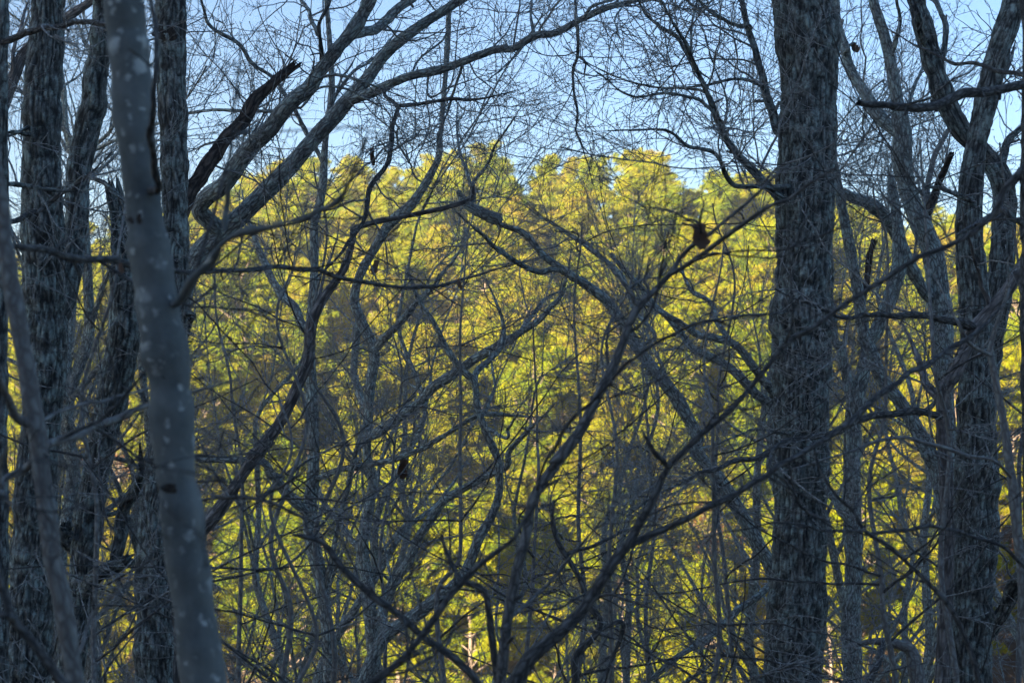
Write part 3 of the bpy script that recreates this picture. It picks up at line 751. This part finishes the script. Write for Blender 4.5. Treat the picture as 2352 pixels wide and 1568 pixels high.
make_tree('near_sapling', 'knotty grey sapling rising from the bottom centre and forking at its dead leaf', 5.6, 'sapling',
    'h 55,1640,76 60,1568,74 90,1250,72 140,950,68 190,750,63 230,580,63 260,400,56 320,290,61 430,150,72 g 380,1540,83 480,1430,79 600,1250,68 700,1050,67 790,870,59 870,650,52 930,520,49 1050,410,38 1150,300,36 1220,180,32 1350,80,32 f 1400,1490,24 1500,1400,22 1650,1280,20 1780,1150,17 1900,1050,13',
    [('g 925,505,29 850,380,27 780,300,23 700,200,20 620,120,14', .4), ('g 1140,310,27 1250,250,32 1400,150,32 1560,20,31 f 1750,1330,27 1880,1280,25 2000,1200,23 2091,1120,18', -.4, {'label': 'pale branch angling up across the oak'}),
     ('f 1340,1500,22 1310,1410,20 1250,1390,16 1100,1330,13 1000,1330,9', .4, {'mat': 'dark'}), ('f 1340,1480,18 1330,1400,16 1350,1290,11 1340,1260,8', -.2, {'mat': 'dark'}), ('g 870,420,20 950,350,18 1080,330,13', .4),
     ('h 290,330,16 340,150,22 g 410,1420,23 500,1270,22 640,1110,20 760,1000,23 850,900,25 920,850,23 1060,740,23 1130,700,23 1320,630,22 1500,600,18 1700,570,14 1830,560,11', -.5, {'mat': 'dark', 'label': 'dark thin branch crossing in front of its own stem'}),
     ('h 100,1170,32 200,1080,31 330,960,27 430,850,22', .5)],
    rough=0, seed=23, crown=dict(dens=1.2, l1=(.35, 1.1), fine=.7), cmat='dark')

make_tree('kinked_sapling', 'dark sapling with a sharp kink and a bare prong, left of the knotty sapling', 5.8, 'dark',
    'e 2030,1680,52 1990,1500,50 1965,1250,48 1935,1080,46 1920,990,44 1860,945,40 1780,925,40 1740,870,34 1680,750,28 1645,620,18',
    [('e 1785,925,18 1850,870,16 1880,800,10', .2)], rough=0, seed=24, crown=dict(dens=.8, l1=(.2, .6), fine=.5), cmat='dark')

make_tree('diagonal_sapling', 'straight thin stem slanting up right across the bottom centre, blurred and near', 4.8, 'dark',
    'e 1080,1680,56 1200,1560,52 1380,1430,50 1530,1250,48 1650,1080,46 1770,920,42 1900,800,36 2090,660,30 h 150,620,26 250,480,20 330,330,12',
    [('e 1770,920,14 1730,850,12 1660,770,8', .2)], rough=0, seed=25, crown=dict(dens=.7, l1=(.2, .7), fine=.5), cmat='dark')

make_tree('drooping_sapling', 'bare dark stem climbing left from bottom centre to a blunt broken tip', 5.2, 'dark',
    'e 1900,1660,62 1850,1530,58 1700,1390,54 1530,1280,50 1450,1200,48 1300,1080,46 1150,970,44 1010,830,42 970,780,42 900,680,38 800,640,32 690,620,22',
    [('e 860,670,18 780,580,22 760,520,18 600,430,22 480,395,26 300,375,26 110,398,24', .6, {'label': 'long thin branch reaching left'}), ('e 480,390,24 560,340,22 660,290,20 730,250,14', -.3, {'d0': 5.8})],
    rough=0, seed=26, crown=dict(dens=.9, l1=(.3, .9), fine=.5), cmat='dark')

make_tree('dark_forked_sapling', 'boldest dark bare stem at bottom centre, forking twice toward the right', 5.4, 'dark',
    'h 120,1680,106 150,1568,102 250,1400,95 400,1280,86 560,1130,80 680,960,76 800,760,74 860,690,68 950,530,54 1030,400,50 1090,250,46 1130,180,42 g 1200,1470,40 1330,1340,40 1500,1200,38 1640,1050,36 1760,900,34 1880,750,32 2000,680,30 i 275,1460,22 350,1400,22 500,1300,22 640,1212,22 720,1160,22 900,1090,22 1060,970,24 1105,860,26 1199,745,28',
    [('h 1125,185,40 1060,110,36 1000,40,32 975,5,26', -.2, {'ext': .03, 'label': 'short blunt prong'}),
     ('h 850,700,48 1000,640,46 1100,600,44 1300,490,42 1450,400,40 1600,340,38 1750,240,38 1900,150,36 2091,30,36 j 400,400,28 600,250,28 800,110,26 950,10,24', .9, {'label': 'long branch running right across the oak'}),
     ('h 1440,410,18 1200,430,14 1050,480,10', .4), ('g 1340,1335,14 1440,1200,12 1600,1100,9', -.4), ('g 1880,750,16 1920,600,14 1910,480,12 1900,300,9', -.2, {'mat': 'dark'}),
     ('i 700,1170,14 710,1050,12 650,960,9', .3), ('i 880,1100,10 800,1000,9 700,950,7', .4)],
    rough=0, seed=27, crown=dict(dens=1.3, l1=(.35, 1.2), fine=.6), cmat='dark')

make_tree('thorny_sapling', 'black crooked shoot slanting left beside the bold dark stem', 7.4, 'dark',
    'h 540,1640,50 535,1400,48 640,1290,46 700,1180,42 620,1050,40 560,900,36 500,790,36 440,700,34 400,600,30 385,500,26 400,400,18',
    [('h 480,740,24 600,700,24 760,640,20 860,590,16 1000,560,12', .3), ('h 620,1040,24 760,1000,20 900,1050,18', -.3), ('h 690,1230,26 830,1170,30 835,1260,28 800,1350,22', .2)],
    rough=0, seed=28, crown=dict(dens=1.6, l1=(.3, .9)), cmat='dark')

make_tree('left_blurred_sapling', 'slim pale stem leaning at the far left in front of the dark trunks', 4.4, 'grey',
    'b 352,1640,78 340,1568,76 290,1250,84 240,1000,82 200,700,80 165,450,80 135,250,82 90,0,76 a 75,1400,78 30,1150,72 5,900,60 -30,700,56',
    [('a 20,1095,28 100,1115,30 200,1130,34 330,1160,36 450,1170,34 590,1190,32 700,1215,26 d 40,302,34 320,290,32 580,260,32 760,285,30 860,280,30 1000,330,30 1250,380,26 1480,395,24 1700,370,24 1850,320,18 2090,250,12', 2.6, {'mat': 'dark', 'label': 'long thin dark branch running right behind the beech'}),
     ('b 150,400,44 95,385,44 30,300,40 0,250,36', -.2), ('b 175,540,34 215,500,36 280,465,36 400,430,34 520,380,32 600,345,30 655,310,26', .6, {'label': 'pale branch rising right'}),
     ('b 160,560,34 60,640,34 0,690,34', -.2), ('b 180,390,18 300,330,16 420,300,14 560,270,12 650,240,10', .5), ('b 330,1500,20 380,1370,16 420,1250,14 500,1180,10', .2)],
    rough=0, seed=29, up=1.5, crown=dict(dens=1.5, l1=(.4, 1.2), fine=.7), cmat='dark')

make_tree('corner_sapling', 'dark near stem curving through the bottom left corner', 3.9, 'dark',
    'b 350,1680,48 290,1568,46 250,1530,46 160,1400,44 60,1280,42 20,1170,38 -20,1060,34 -60,900,30',
    [('b 60,1290,26 30,1270,24 -20,1240,20', -.1)], rough=0, seed=30, crown=dict(dens=1.0, l1=(.2, .7), fine=.5), cmat='dark')

make_tree('left_edge_tree', 'dark trunk cut off by the left edge of the view', 8.2, 'oak',
    'b -10,1640,90 -5,1000,84 -5,300,76 a 0,1500,72 5,1200,66 5,700,62 5,300,58 14,0,58 16,-120,58',
    [('a 5,200,26 60,165,28 140,150,28 250,125,28 330,105,26 460,105,22 540,120,14', -.8, {'mat': 'dark', 'label': 'dark limb reaching right'}), ('a 10,830,22 80,830,22 180,840,20', .3), ('a 5,1000,26 60,990,26 150,950,24 250,900,20 330,850,14', .4, {'mat': 'dark'})],
    rough=.12, seed=31, up=2, crown=dict(dens=2.4, l1=(.4, 1.3)))

make_tree('reddish_tree', 'slim pinkish trunk slanting up to the right behind the leftmost trunks', 14.5, 'brown',
    'b -90,900,76 a -60,1000,70 -10,560,62 0,500,60 60,350,52 110,235,48 200,160,46 300,80,44 420,0,36 520,-80,30', [('a 60,350,20 70,200,16 110,60,12', .4)],
    rough=.06, seed=32, up=2, crown=dict(dens=3.4, l1=(.5, 1.5)), tag='pinkish peeling trunk')

# ---------------------------------------------------------------- slim saplings with long flat sprays, low between the trunks
def spray_sapling(name, label, px, d, top_py, lean, seed, group=None):
    rng = np.random.default_rng(4000 + seed)
    top = P(px + lean, top_py, d)
    foot = P(px, 1500, d); foot[2] = terrain(foot[0], foot[1])
    n = 40; u = np.linspace(0, 1, n)[:, None]
    p = foot + (top - foot) * u + smooth_noise(n, 6, rng) * .10 * u + np.array([0, 0, 0])
    h = np.linalg.norm(top - foot)
    r = np.linspace(.030, .006, n) * (h / 6) ** .5
    base = foot.copy()
    e = thing(name, label, 'sapling', base, group)
    trunk_mesh('trunk', p - base, r, 'grey', e, 0)
    HP, HR = (p - base)[None], r[None]
    A, AR = grow(HP, HR, 12, .9, 2.4, .9, 1.5, 14, .6, .0045, .009, .004, .085, rng, .28, .98, .3, flat=.55)
    for k in range(len(A)):
        trunk_mesh('limb', A[k], AR[k], 'dark', e, 0)
    b = Batch()
    B, BR = grow(A, AR, 5.5, .3, 1.0, .5, 1.0, 9, .7, .0024, .0042, .012, .10, rng, .1, .98, .5, flat=.6)
    C, CR_ = grow(B, BR, 4.0, .1, .35, .5, 1.0, 5, .8, .0019, .003, .02, .13, rng, .15, 1, .8, bud=1.7, flat=.4)
    b.add(B, BR, 4); b.add(C, CR_, 3)
    b.build('crown', M['twig'], e)
SP = [(640, 8.3, 520, 40, 'left of the crossed trunks'), (770, 10.8, 330, -60, 'behind the brown slanting trunk'), (1000, 9.0, 560, 60, 'in the vee of the spreading tree'),
      (1350, 9.6, 500, -40, 'before the leaning lichened trunk'), (1610, 8.2, 560, 50, 'just left of the thick oak'), (2010, 8.6, 420, 40, 'beside the vee-forked trunk'),
      (2200, 8.0, 300, -50, 'before the broad right oak'), (190, 7.6, 420, 60, 'between the leftmost trunks'), (2330, 9.2, 350, 20, 'at the right edge behind the curved stem'), (560, 12.0, 480, -30, 'beside the mossy trunk'),
      (1480, 11.5, 640, 30, 'low under the forked grey trunk'), (880, 12.4, 700, 20, 'low behind the crossed trunks'),
      (1450, 7.8, 620, -70, 'right of the knotty forked sapling'), (1180, 9.4, 760, 60, 'low at the centre behind the diagonal stem'), (1720, 11.2, 480, -90, 'against the left flank of the thick oak'), (700, 7.4, 820, -60, 'low in front of the crossed trunks')]
for k, (px, d, ty, ln, wh) in enumerate(SP):
    spray_sapling('slim_sapling', 'slim sapling with long flat bare sprays ' + wh, px, d, ty, ln, k, 'slim saplings between the trunks')

# ---------------------------------------------------------------- bare trees farther down the slope
def bare_proto(seed, H, rmul=1.0, n1=16, low=.10):
    """trunk, crown meshes standing at the origin"""
    rng = np.random.default_rng(seed)
    n = 50; u = np.linspace(0, 1, n)[:, None]
    p = np.array([0, 0, H]) * u + smooth_noise(n, 7, rng) * .28 * u ** .7 + np.array([rng.normal() * .9, rng.normal() * .9, 0]) * u ** 1.5
    p[0] = (0, 0, -.15)
    r = np.interp(u[:, 0], [0, .02, .3, 1], [.17, .115, .095, .012]) * rmul
    tb = Batch(); tb.add(p[None], r[None], 12)
    A, AR = grow(p[None], r[None], n1, 1.6, 4.6, .45, 1.15, 16, .55, .012, .045, .035, .09, rng, low, .97, .2)
    tb.add(A, AR, 7)
    A2, AR2 = grow(A, AR, 4.2, .8, 2.2, .45, 1.0, 12, .6, .007, .018, .03, .1, rng, .15, .97, .3)
    tb.add(A2, AR2, 5)
    cb = Batch()
    AA = np.concatenate([resample_many(A, 12), A2]); AAR = np.concatenate([AR[:, np.linspace(0, 15, 12).astype(int)], AR2])
    B, BR = grow(AA, AAR, 7, .35, 1.1, .5, 1.1, 8, .6, .0032, .006, .035, .13, rng, .12, 1, .5)
    C, CR_ = grow(B, BR, 4.0, .14, .42, .5, 1.1, 5, .8, .0026, .0038, .05, .15, rng, .2, 1, .8, bud=1.6)
    cb.add(B, BR, 3); cb.add(C, CR_, 3)
    return tb, cb

def resample_many(A, K):
    t = np.linspace(0, A.shape[1] - 1, K); i = np.minimum(t.astype(int), A.shape[1] - 2); f = (t - i)[None, :, None]
    return A[:, i] * (1 - f) + A[:, i + 1] * f

protos = []
for k, (H, rm, n1) in enumerate([(12.5, 1.0, 20), (10.5, .75, 20), (14.0, 1.2, 22), (9.0, .6, 18)]):
    tb, cb = bare_proto(70 + k, H, rm, n1)
    t = tb.build('trunk', M['lichen']); c = cb.build('crown', M['twig'])
    protos.append((t.data, c.data))
    bpy.data.objects.remove(t); bpy.data.objects.remove(c)
rng = np.random.default_rng(11)
BG = [(60, 17), (240, 19), (480, 19.5), (570, 18), (660, 17), (800, 21), (1080, 22), (1420, 23), (1560, 25), (1690, 22),
      (1990, 19), (2080, 23), (2150, 17.5), (2340, 18.5), (130, 19), (420, 20), (1330, 25)]
for k, (px, d) in enumerate(BG):
    q = P(px, 900, d); q[2] = terrain(q[0], q[1])
    pk = [0, 1, 2, 3, 1, 3][int(rng.integers(6))]
    e = thing('bare_tree', 'bare grey tree lost in the twig tangle down the slope behind the nearer trunks', 'tree', q, 'bare trees in the tangle behind', rng.uniform(0, 6.28))
    e.rotation_euler[0] = rng.normal() * .09; e.rotation_euler[1] = rng.normal() * .13
    s = rng.uniform(.85, 1.12); e.scale = (s, s, s)
    mesh_obj('trunk', None, None, None, e, mesh=protos[pk][0])
    mesh_obj('crown', None, None, None, e, mesh=protos[pk][1])

# ---------------------------------------------------------------- dead leaves caught on the branches
def dead_leaf(label, px, py, d, w, h, rot, curl, seed):
    rng = np.random.default_rng(seed)
    sx = w / 3266.7 * d; sy = h / 3266.7 * d
    nu, nv = 9, 13
    top, bot = [], []
    for j in range(nv):
        t = j / (nv - 1)
        half = math.sin(math.pi * (t * .92 + .04)) ** .45 * (1 + .22 * math.sin(t * 19))
        for i in range(nu):
            s = (i / (nu - 1) * 2 - 1)
            a = s * curl * half
            x = math.sin(a) / max(curl, .1) * sx * .62
            y = -sx * .7 * (1 - math.cos(a)) + .25 * sy * math.sin(t * 2.6 + seed)
            top.append((x + .06 * sx * math.sin(t * 9 + s), y + rng.normal() * sx * .03, -t * sy))
    top = np.array(top); bot = top + np.array([0, .0022, 0])
    v = np.concatenate([top, bot])
    c, s_ = math.cos(rot), math.sin(rot)
    v = np.stack([v[:, 0] * c - v[:, 2] * s_, v[:, 1], v[:, 0] * s_ + v[:, 2] * c], -1)
    i = (np.arange(nv - 1)[:, None] * nu + np.arange(nu - 1)[None]).ravel()
    q = np.stack([i, i + nu, i + nu + 1, i + 1], -1); m = nu * nv
    rim = [k for k in range(nu)] + [r * nu + nu - 1 for r in range(1, nv)] + [(nv - 1) * nu + k for k in range(nu - 2, -1, -1)] + [r * nu for r in range(nv - 2, 0, -1)]
    rim = np.array(rim); rn = np.roll(rim, -1)
    e = thing('dead_leaf', label, 'leaf', P(px, py, d))
    bl = mesh_obj('blade', v, [q, q[:, ::-1] + m, np.stack([rim, rn, rn + m, rim + m], -1)], M['deadleaf'], e)
    st = Batch(); z = np.linspace(0, 1, 6)[:, None]
    st.add((np.array([0, 0, sy * .28]) * (1 - z) + np.array([0, 0, -.02 * sy]) * z + np.array([sx * .1, 0, 0]) * np.sin(z * 3))[None], np.full((1, 6), .0016), 5)
    st.build('stalk', M['deadleaf'], e)
dead_leaf('large curled brown leaf caught in the fork of the knotty sapling', 1604, 512, 5.58, 40, 62, .1, 1.4, 1)
dead_leaf('small red-brown curled leaf hanging over the long thin dark branch', 866, 596, 11.75, 16, 38, -.2, 1.3, 2)
dead_leaf('tiny brown leaf hanging low on the right end of the long thin branch', 1052, 640, 6.75, 10, 26, .3, 1.2, 3)
dead_leaf('long withered leaf hanging against the sky left of the dark crooked branch', 856, 341, 10.1, 14, 40, .05, 1.7, 4)
dead_leaf('dark withered leaf cluster hanging under the low grey limb', 930, 1054, 12.6, 26, 46, -.15, 1.6, 5)
dead_leaf('small brown leaf caught on twigs right of the thick oak, high up', 1958, 100, 13.5, 18, 24, .5, 1.2, 7)
dead_leaf('reddish leaf dangling between the broken trunk and the beech', 274, 604, 4.95, 14, 26, .4, 1.4, 8)

# ---------------------------------------------------------------- the sunlit pine hillside
def leaf_mesh(pos, nrm, size, rng, per, width, tint):
    """needle tufts: blades fanning from every tuft point"""
    n = len(pos)
    c = np.repeat(pos, per, 0)
    d = rng.normal(size=(n * per, 3)); d /= np.linalg.norm(d, axis=1, keepdims=True)
    d = d + np.repeat(nrm, per, 0) * .75; d /= np.linalg.norm(d, axis=1, keepdims=True)
    L = (np.repeat(size, per) * rng.uniform(.7, 1.15, n * per))[:, None]
    s = np.cross(d, rng.normal(size=(n * per, 3))); s /= np.linalg.norm(s, axis=1, keepdims=True)
    w = width
    v = np.stack([c - s * w * .35, c + s * w * .35, c + d * L * .6 + s * w * .5, c + d * L, c + d * L * .6 - s * w * .5], 1).reshape(-1, 3)
    i = np.arange(n * per)[:, None] * 5
    return v, i + np.arange(5)[None], np.repeat(np.repeat(tint, per), 5)

def pine_proto(seed, H, spread, low):
    rng = np.random.default_rng(seed)
    n = 26; u = np.linspace(0, 1, n)[:, None]
    p = np.array([0, 0, H]) * u + smooth_noise(n, 4, rng) * .16 * u
    p[0, 2] = -.3
    r = np.interp(u[:, 0], [0, .05, 1], [.2, .15, .02]) * (H / 13)
    tb = Batch(); tb.add(p[None], r[None], 9)
    B, R_ = [], []
    z = low * H
    while z < H * .985:
        f = (z / H - low) / (1 - low)
        ln = spread * max(0, 1 - (max(0, f - .3) / .74) ** 2.6) ** .5 * (.6 + .4 * min(1, f * 4)) * rng.uniform(.75, 1.15) + .15
        for k in range(int(rng.integers(3, 6))):
            if rng.random() < .12: continue
            a = rng.uniform(0, 6.283); L = ln * rng.uniform(.55, 1.2)
            t = z / H * (n - 1); i = min(int(t), n - 2)
            q = p[i] * (1 - (t - i)) + p[i + 1] * (t - i)
            el = rng.uniform(-.1, .4) + f * .75
            d = np.array([math.cos(a) * math.cos(el), math.sin(a) * math.cos(el), math.sin(el)])
            pts = [q]
            for s in range(8):
                d = d + rng.normal(size=3) * .07 + np.array([0, 0, .05]); d /= np.linalg.norm(d)
                pts.append(pts[-1] + d * L / 8)
            B.append(pts); R_.append(np.linspace(.04, .008, 9) * (L / 2))
        z += rng.uniform(.28, .6)
    B = np.array(B); R_ = np.array(R_)
    tb.add(B, R_, 4)
    S, SR = grow(B, R_, 5, .4, 1.1, .4, 1.0, 5, .7, .006, .012, .06, .1, rng, .3, 1, .5)
    tb.add(S, SR, 3)
    # puffs of needle tufts at the ends of branches and side shoots, gaps between them
    pts, nr, tn = [], [], []
    for A, ts, rad, m in ((B, (.45, .65, .85, 1.0), .40, 13), (S, (.55, 1.0), .30, 8)):
        for br in A:
            for t in ts:
                if rng.random() < .16: continue
                k = t * (A.shape[1] - 1); i = min(int(k), A.shape[1] - 2)
                c = br[i] + (br[i + 1] - br[i]) * (k - i)
                o = rng.normal(size=(m, 3)); o /= np.linalg.norm(o, axis=1, keepdims=True)
                o[:, 2] = np.abs(o[:, 2]) * .9 - .25
                rr = rad * rng.uniform(.7, 1.3)
                pts.append(c + o * rr * rng.uniform(.35, 1, (m, 1))); nr.append(o + np.array([0, 0, .3]))
                tn.append(np.full(m, rng.random()) + rng.normal(size=m) * .1)
    pts = np.concatenate(pts); nr = np.concatenate(nr); tn = np.clip(np.concatenate(tn), 0, 1)
    v, f, ti = leaf_mesh(pts, nr, np.full(len(pts), .22), rng, 13, .03, tn)
    return tb, (v, f, ti)

pines = []
for k, (H, sp, lo) in enumerate([(13, 2.6, .36), (15, 2.9, .40), (11.5, 2.8, .25), (14, 2.3, .42), (9, 2.4, .14), (7, 2.1, .08)]):
    tb, (v, f, ti) = pine_proto(300 + k, H, sp, lo)
    t = tb.build('trunk', M['pinebark'])
    c = mesh_obj('crown', v, [f], M['needles'], None, {'tint': ('FLOAT', ti)}, smooth=False)
    pines.append((t.data, c.data))
    bpy.data.objects.remove(t); bpy.data.objects.remove(c)

hb = []
for k in range(2):   # bare hillside hardwoods, pinkish in the sun, one with rusty leaves hanging on
    rng = np.random.default_rng(500 + k)
    H = 9.0; n = 30; u = np.linspace(0, 1, n)[:, None]
    p = np.array([0, 0, H]) * u + smooth_noise(n, 5, rng) * .25 * u; p[0, 2] = -.3
    r = np.linspace(.13, .015, n)
    tb = Batch(); tb.add(p[None], r[None], 8)
    A, AR = grow(p[None], r[None], 26, 1.2, 3.2, .4, .9, 10, .5, .012, .04, .06, .08, rng, .2, .97, .25); tb.add(A, AR, 5)
    B, BR = grow(A, AR, 7, .5, 1.5, .4, .9, 7, .6, .009, .015, .06, .1, rng, .15, 1, .5)
    C, CR_ = grow(B, BR, 4, .3, .7, .4, .9, 4, .8, .007, .009, .06, .1, rng, .15, 1, .7)
    cb = Batch(); cb.add(B, BR, 3); cb.add(C, CR_, 3)
    t = tb.build('trunk', M['hillbark']); c = cb.build('crown', M['hilltwig'])
    lv = None
    if k == 1:
        q = C[:, -1]; q = q[rng.random(len(q)) < .5]
        v, f, ti = leaf_mesh(q, np.tile([[0, 0, -.6]], (len(q), 1)), np.full(len(q), .16), rng, 3, .11, rng.random(len(q)))
        lo_ = mesh_obj('foliage', v, [f], M['rust'], None, {'tint': ('FLOAT', ti)}, smooth=False); lv = lo_.data; bpy.data.objects.remove(lo_)
    hb.append((t.data, c.data, lv)); bpy.data.objects.remove(t); bpy.data.objects.remove(c)

rng = np.random.default_rng(23)
spots = []
y = 65.0
while y < 152:
    sp = 4.7 if y < 78 else 4.35 + max(0, y - 74) * .032 if y < 134 else 3.9
    half = .372 * y + 2.5
    x = -half + rng.uniform(0, sp)
    while x < half:
        spots.append((x + rng.normal() * .6, y + rng.normal() * .6)); x += sp * rng.uniform(.85, 1.2)
    y += sp * 1.02
spots.sort(key=lambda s: s[1])
npine = 0
for (x, y) in spots:
    z = float(terrain(x, y))
    kind = rng.random()
    if kind < (.17 if 70 < y < 108 else .09) and y < 130:
        b = hb[int(rng.random() < .68)]
        rusty = b[2] is not None
        e = thing('bare_hill_tree', 'rust-brown tree with dry leaves among the sunlit pines' if rusty else 'bare pinkish tree standing among the sunlit pines', 'tree', (x, y, z),
                  'rusty trees on the far hillside' if rusty else 'bare trees on the far hillside', rng.uniform(0, 6.28))
        s = rng.uniform(.7, 1.15) if not rusty else rng.uniform(.65, 1.05); e.scale = (s, s, s)
        mesh_obj('trunk', None, None, None, e, mesh=b[0]); mesh_obj('crown', None, None, None, e, mesh=b[1])
        if rusty: mesh_obj('foliage', None, None, None, e, mesh=b[2])
        y += 2.4; z = float(terrain(x, y))   # a pine still stands just behind it
    if npine >= 298: continue
    npine += 1
    low = y < 80
    pk = int(rng.choice([4, 5, 2])) if low or rng.random() < .2 else int(rng.choice([0, 1, 2, 3]))
    top = y > 136
    lab, grp = (('tall yellow-green pine standing on the ridge against the sky', 'pines along the ridge') if top else
                ('young low bushy pine at the foot of the sunlit hillside', 'young pines at the foot of the hill') if low else
                ('yellow-green sunlit pine on the slope of the far hillside', 'pines on the far hillside'))
    e = thing('pine_tree', lab, 'tree', (x, y, z), grp, rng.uniform(0, 6.28))
    s = rng.uniform(.85, 1.15) if not top else rng.uniform(.95, 1.08); e.scale = (s * 1.1, s * 1.1, s * rng.uniform(.92, 1.05))
    mesh_obj('trunk', None, None, None, e, mesh=pines[pk][0]); mesh_obj('crown', None, None, None, e, mesh=pines[pk][1])


# ---------------------------------------------------------------- the thin evening air over the valley
def haze():
    x0, x1, y0, y1, z0, z1 = -340, 340, -270, 430, -40, 48
    v = [(x, y, z) for x in (x0, x1) for y in (y0, y1) for z in (z0, z1)]
    f = np.array([(0, 1, 3, 2), (4, 6, 7, 5), (0, 4, 5, 1), (2, 3, 7, 6), (0, 2, 6, 4), (1, 5, 7, 3)])
    m = bpy.data.materials.new('haze'); m.use_nodes = True
    nt = m.node_tree; nt.nodes.remove(nt.nodes['Principled BSDF'])
    pv = nt.nodes.new('ShaderNodeVolumePrincipled')
    pv.inputs['Color'].default_value = (.9, .93, .97, 1); pv.inputs['Density'].default_value = .0006; pv.inputs['Anisotropy'].default_value = .1
    nt.links.new(pv.outputs[0], nt.nodes['Material Output'].inputs['Volume'])
    o = mesh_obj('haze', v, [f], m, smooth=False)
    o['kind'] = 'stuff'; o['label'] = 'thin pale air between the trees and over the valley'
haze()
